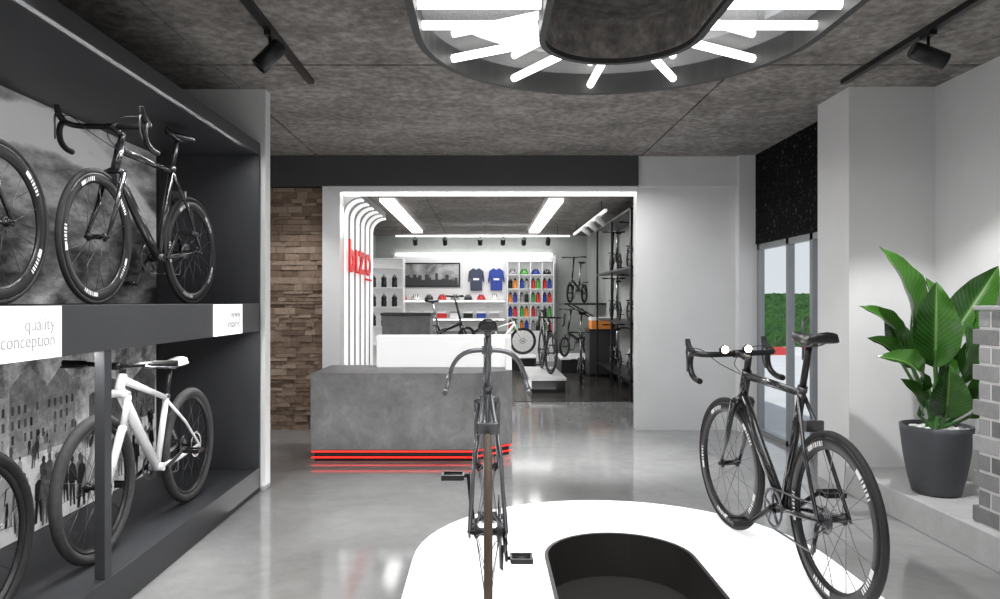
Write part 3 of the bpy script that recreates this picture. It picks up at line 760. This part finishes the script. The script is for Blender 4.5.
# leaf base and tip, measured in metres from the pot base (x right, y away, z up)
for (bp, tp_, w, bend, fc, cu) in [
    ((-.15, .0, 1.0), (-.40, -.07, 1.56), .24, .10, (.6, -.85, .1), .5),
    ((-.04, -.05, .80), (-.08, -.13, 1.34), .26, .05, (-.5, -1, .1), .5),
    ((.12, .05, .98), (.38, -.02, 1.44), .24, -.08, (-.55, -.85, .35), .5),
    ((-.18, .05, .92), (-.47, .05, 1.19), .16, .14, (.3, -.75, .6), .45),
    ((-.14, -.08, .66), (-.49, -.2, .88), .2, .22, (.25, -.7, .7), .45),
    ((.06, -.14, .70), (.02, -.25, 1.10), .26, .05, (.5, -1, .2), .45),
    ((.17, .0, .74), (.40, -.1, 1.05), .2, .12, (-.4, -.8, .6), .5),
    ((-.03, -.14, .50), (-.09, -.27, .84), .22, .06, (-.4, -1, .3), .5),
    ((.2, .08, .78), (.31, .08, 1.24), .2, .06, (.5, -1, .1), .5),
    ((.17, -.06, .54), (.40, -.1, .78), .17, .14, (-.3, -.7, .7), .5),
    ((.06, .1, 1.02), (.03, .16, 1.38), .15, .05, (.3, -1, .1), .5),
    ((-.09, .1, .78), (-.22, .18, 1.14), .17, .08, (-.5, -1, .2), .5),
    ((.1, -.14, .5), (.2, -.26, .78), .18, .1, (.4, -1, .4), .45),
    ((-.12, -.02, .5), (-.3, -.12, .74), .16, .14, (.3, -.9, .5), .45),
    ((-.16, .08, .8), (-.38, .12, .98), .15, .16, (.2, -.8, .6), .45),
    ((.05, .1, .66), (.17, .16, 1.08), .2, .06, (.5, -1, .2), .5)]:
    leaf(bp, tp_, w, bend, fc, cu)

# low brick wall on the ledge
t = empty('brick_partition', 'low grey brick partition with toothed end standing on the ledge', 'brick wall', (2.785, 2.8, .185))
b = MB(); rows = 12; ch = 1.17/rows
for r in range(rows):
    y1 = 1.21-(.05 if r % 2 else 0); y = y1; first = True
    while y > -1.8:
        ln = .1 if (first and r % 2) else .22; first = False
        b.box(-.075, .075, max(y-ln+.007, -1.8), y-.007, r*ch+.007, (r+1)*ch-.007); y -= ln
b.build('bricks', 'greybrick', t, bevel=.003)
MB().box(-.072, .072, -1.8, 1.15, 0, 1.168).build('mortar', 'palemortar', t)
MB().box(-.085, .085, -1.8, 1.19, 1.17, 1.195).build('cap', 'grey', t, bevel=.004)

# ------------------------------------------------------------------ reception counter
t = empty('reception_counter', 'concrete reception counter with white raised screen and red light lines', 'counter', (-.64, 6.75, 0))
cc = (-.64, 6.75)
MB().prism(rel([(-1.53, 6.3), (-.1, 6.3), (.25, 6.62), (.25, 7.15), (-1.53, 7.15)], cc), .1, .775).build('body', 'concrete', t, bevel=.008)
MB().prism(rel([(-1.5, 6.34), (-.11, 6.34), (.22, 6.64), (.22, 7.1), (-1.5, 7.1)], cc), 0, .1).build('toe_kick', 'black', t)
for z0 in (.03, .082):
    MB().prism(rel([(-1.525, 6.315), (-.105, 6.315), (.245, 6.635), (.23, 6.65), (-.12, 6.338), (-1.525, 6.338)], cc), z0, z0+.009).build('red_light_line', 'redglow', t)
# white screen: tall back with a corner return that slopes down along the right-hand end
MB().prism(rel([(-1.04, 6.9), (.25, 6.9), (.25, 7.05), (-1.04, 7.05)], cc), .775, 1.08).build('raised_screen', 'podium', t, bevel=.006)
MB().prism([(6.62-6.75, .775), (6.9-6.75, .775), (6.9-6.75, 1.08), (6.84-6.75, 1.06)], .83, .888, Matrix(((0, 0, 1, 0), (1, 0, 0, 0), (0, 1, 0, 0), (0, 0, 0, 1)))).build('screen_return', 'whitegloss', t, bevel=.004)
t = empty('back_counter', 'dark grey cash desk behind the reception counter beside the lit ribs', 'counter', (-1.12, 10.5, 0.006))
MB().box(-.34, .34, -.3, .3, .08, 1.2).build('body', 'concrete', t, bevel=.006)
MB().box(-.36, .36, -.32, .32, 1.2, 1.24).build('top', 'charcoal', t, bevel=.004)
MB().box(-.32, .32, -.27, .27, 0, .08).build('toe_kick', 'black', t)

# lit rib wall at the left of the opening
RXW = -1.575; RT = 2.57; RR = .2
b = MB()
prof = [(RXW-.12, 0.0), (RXW-.02, 0.0), (RXW-.02, RT-RR)]+[(RXW-.02+RR*(1-math.cos(PI/2*i/8)), RT-RR+RR*math.sin(PI/2*i/8)) for i in range(1, 9)]
prof2 = prof+[(RXW+RR-.02, RT+.08), (RXW-.12, RT+.08)]
b.add([(x, y, z) for y in (8.05, 10.1) for x, z in prof2], [tuple(range(len(prof2))), tuple(range(len(prof2), 2*len(prof2)))]+[(i, (i+1) % len(prof2), len(prof2)+(i+1) % len(prof2), len(prof2)+i) for i in range(len(prof2))])
wr = struct(b.build('wall_ribbed', 'ribgap'))
for k in range(6):
    y = 8.14+k*.37; n = 10
    path = [(RXW-.017, .01), (RXW-.017, RT-RR)]+[(RXW-.017+RR*(1-math.cos(PI/2*i/8)), RT-RR+RR*math.sin(PI/2*i/8)) for i in range(1, 9)]
    nin = [(1, 0), (1, 0)]+[(math.cos(PI/2*i/8), -math.sin(PI/2*i/8)) for i in range(1, 9)]
    out = [(x+.016*a, z+.016*c) for (x, z), (a, c) in zip(path, nin)]
    poly = out+path[::-1]
    b = MB(); m_ = len(poly)
    vs = [(x, y, z) for x, z in poly]+[(x, y+.15, z) for x, z in poly]
    fs = [(i, i+1, m_-2-i, m_-1-i) for i in range(n-1)]+[(m_+i, m_+m_-1-i, m_+m_-2-i, m_+i+1) for i in range(n-1)]+[(i, (i+1) % m_, m_+(i+1) % m_, m_+i) for i in range(m_)]
    b.add(vs, fs)
    b.build('light_rib', 'rib', wr)
sg = empty('wall_sign', 'red illuminated letter sign mounted on the lit white ribs', 'sign', (-1.535, 8.12, 1.76))
x = 0
for ch_, sz, dx, wx in (('b', .5, .42, 1.35), ('I', .36, .22, 1.3), ('Z', .36, .46, 1.6), ('O', .36, .5, 1.5)):
    text('letter', ch_, sz, 'redsign', sg, Matrix.Translation((0, x, 0)) @ RM, .008, 'LEFT', .017, wx); x += dx
MB().box(-.01, .01, 1.1, 1.6, -.085, -.055).build('underline', 'redsign', sg)

# ------------------------------------------------------------------ shop interior
tag(MB().box(-1.61, -1.39, 11.0, 16.0, CZ-.05, CZ-.001).build('linear_light', 'glow'), 'long white ceiling light panel on the side of the lit ribs', 'ceiling light', 'long shop ceiling lights')
tag(MB().box(.98, 1.2, 11.0, 16.0, CZ-.05, CZ-.001).build('linear_light', 'glow'), 'long white ceiling light panel on the side of the black rack', 'ceiling light', 'long shop ceiling lights')
t = empty('lighting_track', 'white horizontal lighting track across the back of the shop', 'track', (0, 14.85, 2.76))
MB().box(-1.85, 1.75, -.02, .02, -.02, .02).build('rail', 'rib', t)
for x in (-1.7, 0, 1.5): MB().tube([(x, 0, .02), (x, 0, CZ-2.76-(.05 if x < -1 else 0))], .006, 6).build('hanger', 'black', t)
t = empty('lighting_track', 'white lighting track running along the black rack side of the shop', 'track', (1.83, 12.9, 2.79))
MB().box(-.02, .02, -2., 1.9, -.02, .02).build('rail', 'rib', t)
for y in (-1.6, 1.5): MB().tube([(0, y, .02), (0, y, CZ-2.79)], .006, 6).build('hanger', 'black', t)
ords = ['first', 'second', 'third', 'fourth', 'fifth', 'sixth']
for k, px in enumerate((-1.44, -.825, -.1, .37, .8, 1.3)):
    spot(px, 14.85, 2.74, (.0, .8, -.7), ords[k]+' small black spotlight from the left on the white track', 'spotlights on the shop track', 'black', .16, .05, .09)
for k, y in enumerate((11.4, 12.2, 13.0)):
    spot(1.83, y, 2.77, (.8, .2, -.6), ords[k]+' pale spotlight along the side track above the black rack', 'spotlights on the side track', 'whitegloss', .18, .05, .09)
tag(MB().box(-2.15, 1.6, 17.23, 17.299, 2.52, 2.565).build('light_strip', 'glow'), 'thin white light strip along the top of the far display wall', 'light')
struct(MB().box(-2.2, 1.7, 17.26, 17.3, .7, 2.52).build('wall_display', 'white'))
t = empty('framed_picture', 'wide black framed grey city skyline picture on the far wall', 'picture', (-1.275, 17.26, 1.76))
b = MB(); b.box(-.68, .68, -.03, 0, 0, .03); b.box(-.68, .68, -.03, 0, .55, .58); b.box(-.68, -.65, -.03, 0, .03, .55); b.box(.65, .68, -.03, 0, .03, .55)
b.build('frame', 'black', t)
pr = MB().box(-.65, .65, -.015, 0, .03, .55).build('print', 'picprint', t)
b = MB(); x = -.64
while x < .6:
    w = random.uniform(.04, .1); b.box(x, x+w, -.018, -.0155, .03, .1+random.uniform(.03, .24)); x += w
b.build('printed_skyline', 'charcoal', pr)
def jersey(x, m, label):
    t = empty('jersey', label, 'jersey', (x, 17.231, 1.68), 0, 'jerseys on the far wall')
    poly = [(-.14, 0), (.14, 0), (.14, .33), (.165, .2), (.2, .21), (.17, .46), (.07, .53), (0, .49), (-.07, .53), (-.17, .46), (-.2, .21), (-.165, .2), (-.14, .33)]
    MB().prism([(p[0], p[1]) for p in poly], -.03, .03, Matrix(((1, 0, 0, 0), (0, 0, -1, 0), (0, 1, 0, 0), (0, 0, 0, 1)))).build('body', m, t, bevel=.012)
    MB().box(-.07, .07, -.036, -.03, .24, .29).build('stripe', 'decal', t)
jersey(-.21, 'navy', 'dark slate jersey hanging beside the skyline picture')
jersey(.27, 'blue', 'bright blue jersey hanging beside the white grid shelf')
# grid shelf
t = empty('grid_shelf', 'white grid shelf unit full of small goods on the far wall', 'shelf', (1.08, 17.05, 0.006))
for i in range(5): MB().box(-.56+i*.27, -.54+i*.27, -.18, .2, .7, 2.36).build('upright', 'whitegloss', t)
GZ = [.72, 1.05, 1.38, 1.71, 2.04]
for z in GZ+[2.36]: MB().box(-.55, .55, -.18, .2, z-.02, z).build('board', 'whitegloss', t)
MB().box(-.55, .55, .19, .2, .7, 2.36).build('back_panel', 'backlit', t)
MB().box(-.56, .54, -.18, .2, 0, .7).build('base_cabinet', 'whitegloss', t)
cols = ['red', 'black', 'green', 'orange', 'red', 'blue', 'grey']; cn = {'red': 'red', 'black': 'black', 'whitegloss': 'white', 'orange': 'orange', 'grey': 'grey', 'blue': 'blue', 'green': 'green'}
rown = ['bottom', 'fourth', 'third', 'second', 'top']; coln = ['first', 'second', 'third', 'fourth']
def bottle(x, y, z, m, label, group, s=1.):
    t = empty('bottle', label, 'bottle', (x, y, z), 0, group)
    MB().lathe([(.001, 0), (.05*s, 0), (.052*s, .02*s), (.052*s, .1*s), (.044*s, .12*s), (.052*s, .14*s), (.05*s, .18*s), (.03*s, .195*s)], 14).build('body', m, t)
    MB().lathe([(.036*s, .19*s), (.036*s, .215*s), (.016*s, .22*s), (.014*s, .25*s), (.001, .25*s)], 12).build('cap', 'black' if m != 'black' else 'grey', t)
def carton(x, y, z, m, label, group, sx=.2, sy=.2, sz=.12):
    t = empty('carton', label, 'box', (x, y, z), 0, group)
    MB().box(-sx/2, sx/2, -sy/2, sy/2, 0, sz*.8).build('body', m, t); MB().box(-sx/2-.004, sx/2+.004, -sy/2-.004, sy/2+.004, sz*.72, sz).build('lid', 'whitegloss' if m != 'whitegloss' else 'grey', t)
def helmet(x, y, z, m, label, group):
    t = empty('helmet', label, 'helmet', (x, y, z), 0, group)
    b = MB(); vs = []; fs = []; n = 16; k = 6
    for i in range(k+1):
        th = PI/2*i/k
        for j in range(n):
            a = 2*PI*j/n; rp = 1+.05*math.cos(6*a)*math.sin(th)
            vs.append((.1*math.sin(th)*math.cos(a)*rp, .13*math.sin(th)*math.sin(a)*rp, .13*math.cos(th)))
    for i in range(k):
        for j in range(n): fs.append((i*n+j, i*n+(j+1) % n, (i+1)*n+(j+1) % n, (i+1)*n+j))
    fs.append(tuple(range(k*n, k*n+n))); b.add(vs, fs, True); b.build('shell', m, t)
    for x0 in (-.045, 0, .045): MB().tube(smooth([(x0, -.105, .055), (x0, -.06, .118), (x0, .0, .13), (x0, .07, .112)], 3), .009, 6).build('vent', 'black' if m != 'black' else 'grey', t)
for r in range(5):
    for c in range(4):
        x = 1.08-.55+.01+.27*c+.125-.01; z = GZ[r]+.007; m = cols[(r*5+c*3+(r*c) % 2) % 7]
        where = '%s row of the grid shelf, %s cell from the left' % (rown[r], coln[c])
        if r in (0, 2, 1, 3):
            bottle(x-.057, 17.0, z, m, '%s bottle on the left, %s' % (cn[m], where), 'bottles in the grid shelf', 1.02)
            m2 = cols[(r*5+c*3+2) % 7]
            bottle(x+.057, 17.0, z, m2, '%s bottle on the right, %s' % (cn[m2], where), 'bottles in the grid shelf', 1.02)
        else: helmet(x, 17.0, z, m, '%s helmet, %s' % (cn[m], where), 'helmets in the grid shelf')
# long wall shelves under the picture
num = ['first', 'second', 'third', 'fourth', 'fifth', 'sixth', 'seventh', 'eighth']
for k, z in enumerate((1.45, 1.02)):
    t = empty('wall_shelf', ('upper white wall shelf under the skyline picture holding helmets', 'lower white wall shelf under the skyline picture holding cartons')[k], 'shelf', (-.85, 17.1, z))
    MB().box(-1.3, 1.3, -.17, .155, -.03, 0).build('board', 'whitegloss', t)
    MB().box(-1.3, 1.3, -.165, -.15, -.045, -.03).build('light_line', 'glow', t)
for i in range(8):
    m = ['red', 'whitegloss', 'black', 'red', 'grey', 'black', 'red', 'whitegloss'][i]
    helmet(-1.95+.31*i, 17.08, 1.45, m, '%s helmet, %s from the left on the wall shelf under the picture' % (cn[m], num[i]), 'helmets on the wall shelf')
    m = ['black', 'orange', 'grey', 'red', 'whitegloss', 'black', 'blue', 'grey'][i]
    carton(-1.95+.31*i, 17.08, 1.02, m, '%s carton, %s from the left on the lower wall shelf' % (cn[m], num[i]), 'cartons on the lower wall shelf', .22, .22, .16)
# left shelf with bottles
t = empty('shelf_unit', 'tall narrow white lit shelf unit beside the lit ribs', 'shelf', (-2.1, 15, 0.006))
for x in (-.42, .40): MB().box(x, x+.02, -.15, .15, .0, 2.3).build('side_panel', 'whitegloss', t)
for z in (.5, .9, 1.3, 1.7, 2.1, 2.3): MB().box(-.4, .4, -.15, .15, z-.02, z).build('board', 'whitegloss', t)
MB().box(-.4, .4, .14, .15, 0, 2.3).build('back_panel', 'backlit', t)
for r, z in enumerate((.9, 1.3, 1.7)):
    for c in range(3):
        bottle(-2.32+.22*c, 14.96, z+.008, 'black', 'black bottle, %s board of the narrow lit shelf, %s from the left' % (('lower', 'middle', 'upper')[r], num[c]), 'black bottles on the narrow shelf', 1.1)
# plinths and bikes
def plinth(x, y, sx, sy, h, rz, label, top='whitegloss'):
    t = empty('display_plinth', label, 'plinth', (x, y, 0.006), rz)
    MB().box(-sx/2+.02, sx/2-.02, -sy/2+.02, sy/2-.02, 0, h-.04).build('base', 'black', t)
    MB().box(-sx/2, sx/2, -sy/2, sy/2, h-.04, h).build('top', top, t, bevel=.004)
plinth(.98, 12.1, .56, 2.0, .22, 0, 'low white topped black display plinth on the dark floor', 'ledge')
bike('black road bicycle facing forward on the low black and white plinth', 'road', (1.0, 12.72, .226), R_(-86), spokes=0, steer=R_(8), decal=False)
plinth(.35, 14.9, 1.4, .8, .3, 0, 'white display plinth under the small white bicycle')
bike('small white bicycle standing sideways before the grid shelf', 'mtb', (-.05, 14.9, .306), R_(8), paint='bikewhite', saddlem='black', spokes=0, scale=.8)
plinth(-.75, 12.6, 1.4, 1.3, .55, 0, 'raised dark plinth behind the reception counter carrying one folding bicycle', 'charcoal')
bike('black folding bicycle on the raised dark plinth behind the reception counter', 'fold', (-1.1, 12.35, .556), R_(38), spokes=0, group='folding bicycles in the shop')
plinth(1.93, 14.75, .9, 1.3, .3, 0, 'white display plinth under the black folding bicycle by the wall')
bike('black folding bicycle on the white plinth by the shop side wall', 'fold', (2.15, 15.15, .306), R_(-125), spokes=0, group='folding bicycles in the shop')
bike('black folding bicycle standing on the dark floor between plinth and rack', 'fold', (1.62, 12.2, .006), R_(82), spokes=0, scale=.9, group='folding bicycles in the shop')
t = empty('wall_shelf', 'black wall shelf carrying one folding bicycle above the white plinth', 'shelf', (2.1, 15.2, 1.38))
MB().box(-.5, .34, -.7, .7, -.04, 0).build('board', 'black', t)
for y in (-.5, .5): MB().tube([(.34, y, -.4), (-.3, y, -.04)], .015, 8).build('bracket', 'black', t)
bike('black folding bicycle on the wall shelf beside the grid shelf', 'fold', (2.15, 15.6, 1.38), R_(-115), spokes=0, group='folding bicycles in the shop')
# black rack
t = empty('display_rack', 'tall black three-tier display rack along the shop side wall', 'rack', (2.23, 11.6, 0.006))
for x in (-.2, .17):
    for y in (-1.55, 0, 1.5): MB().box(x, x+.03, y, y+.04, 0, 2.72).build('post', 'black', t)
for z in (.3, 1.1, 1.9, 2.72): MB().box(-.2, .2, -1.55, 1.54, z-.03, z).build('shelf', 'black', t)
for zi, (z, zn) in enumerate(((.306, 'lowest'), (1.106, 'middle'), (1.906, 'highest'))):
    for yi, (y, yn) in enumerate(((10.38, 'near'), (11.9, 'far'))):
        pt = ['bikewhite', 'carbon', 'carbon', 'greybike', 'greybike', 'carbon'][zi*2+yi]
        cn_ = {'bikewhite': 'white', 'carbon': 'black', 'greybike': 'grey'}[pt]
        bike('%s folding bicycle at the %s end of the %s tier of the black rack' % (cn_, yn, zn), 'fold', (2.22, y, z), R_(90), spokes=0, scale=.74, group='folding bicycles in the black rack', paint=pt)
t = empty('low_cabinet', 'low black cabinet between the rack and the white plinth', 'cabinet', (2.17, 13.6, .006))
MB().box(-.24, .24, -.3, .3, .06, .86).build('body', 'charcoal', t); MB().box(-.22, .22, -.27, .27, 0, .06).build('toe_kick', 'black', t)
MB().box(-.25, .25, -.31, .31, .86, .89).build('top', 'black', t)
carton(2.17, 13.6, .897, 'orange', 'orange carton on the low black cabinet beside the rack', 'single orange carton', .36, .4, .22)

# ------------------------------------------------------------------ lights
def area(loc, rot, sx, sy, power, col=(1, 1, 1)):
    l = bpy.data.lights.new('area_lamp', 'AREA'); l.shape = 'RECTANGLE'; l.size = sx; l.size_y = sy; l.energy = power; l.color = col
    o = bpy.data.objects.new('area_lamp', l); COL.objects.link(o); o.location = loc; o.rotation_euler = rot; return o
def spotl(loc, target, power, ang=60, blend=.6, rad=.04):
    l = bpy.data.lights.new('spot_lamp', 'SPOT'); l.energy = power; l.spot_size = R_(ang); l.spot_blend = blend; l.shadow_soft_size = rad
    o = bpy.data.objects.new('spot_lamp', l); COL.objects.link(o); o.location = loc
    o.rotation_euler = (Vector(target)-Vector(loc)).to_track_quat('-Z', 'Y').to_euler(); return o
area((.3, -1.2, 2.9), (0, 0, 0), 4, 2, 50)  # unseen fill added behind the camera
area((CX, 2.6, 2.6), (0, 0, 0), 1.8, 3.0, 66)
spotl((-1.2, 4.0, 2.75), (-2.1, 3.6, .9), 110, 62)
spotl((-1.2, 2.4, 2.8), (-2.2, 2.9, .9), 110, 62)
spotl((2.45, 3.7, 2.8), (2.95, 4.75, .7), 170, 62, .5, .02)
spotl((1.0, 5.6, 2.9), (1.0, 6.5, 0), 460, 46, .9, .15)
spotl((-.3, 4.7, 2.9), (-.4, 4.9, 0), 200, 46, .9, .15)  # spot added for a bright pool on the floor, no fixture
spotl((-1.9, 6.9, 2.9), (-2.1, 7.9, .9), 45, 60, .8, .05)  # grazing spot added to lighten the stone wall
area((-1.75, 3.4, 2.47), (0, R_(-25), 0), .05, 3.4, 18)  # hidden strip added to brighten the upper cabinet tier
area((-1.75, 3.4, 1.17), (0, R_(-25), 0), .05, 3.4, 20)  # same added strip for the lower tier
area((.4, 7.2, 2.63), (0, 0, 0), 2.6, .5, 45)
area((.0, 13, 2.9), (0, 0, 0), 1.6, 4, 150)
area((0, 16.4, 2.9), (R_(25), 0, 0), 3.4, .3, 36)
area((0, 11.5, .05), (PI, 0, 0), 2.2, 2.0, 40)  # upward fill added at floor level inside the shop
area((-.3, 5.4, .03), (PI, 0, 0), 3.2, 1.4, 20)  # added fill from the floor to lift the ceiling
area((0, -1.2, .03), (PI, 0, 0), 4, 2, 28)  # unseen upward fill added behind the camera
sl = bpy.data.lights.new('sun', 'SUN'); sl.energy = 2.6; sl.angle = R_(1); so = bpy.data.objects.new('sun', sl); COL.objects.link(so); so.rotation_euler = (R_(30), R_(-8), 0)
w = bpy.data.worlds.new('sky'); S.world = w; w.use_nodes = True
nt = w.node_tree; bg = nt.nodes['Background']; tcw = nt.nodes.new('ShaderNodeTexCoord'); sx = nt.nodes.new('ShaderNodeSeparateXYZ'); cr = nt.nodes.new('ShaderNodeValToRGB')
nt.links.new(tcw.outputs['Generated'], sx.inputs[0]); nt.links.new(sx.outputs['Z'], cr.inputs[0]); nt.links.new(cr.outputs[0], bg.inputs[0])
cr.color_ramp.elements[0].color = (.8, .84, .87, 1); cr.color_ramp.elements[1].color = (.62, .7, .82, 1); cr.color_ramp.elements[1].position = .6
bg.inputs[1].default_value = 1.0
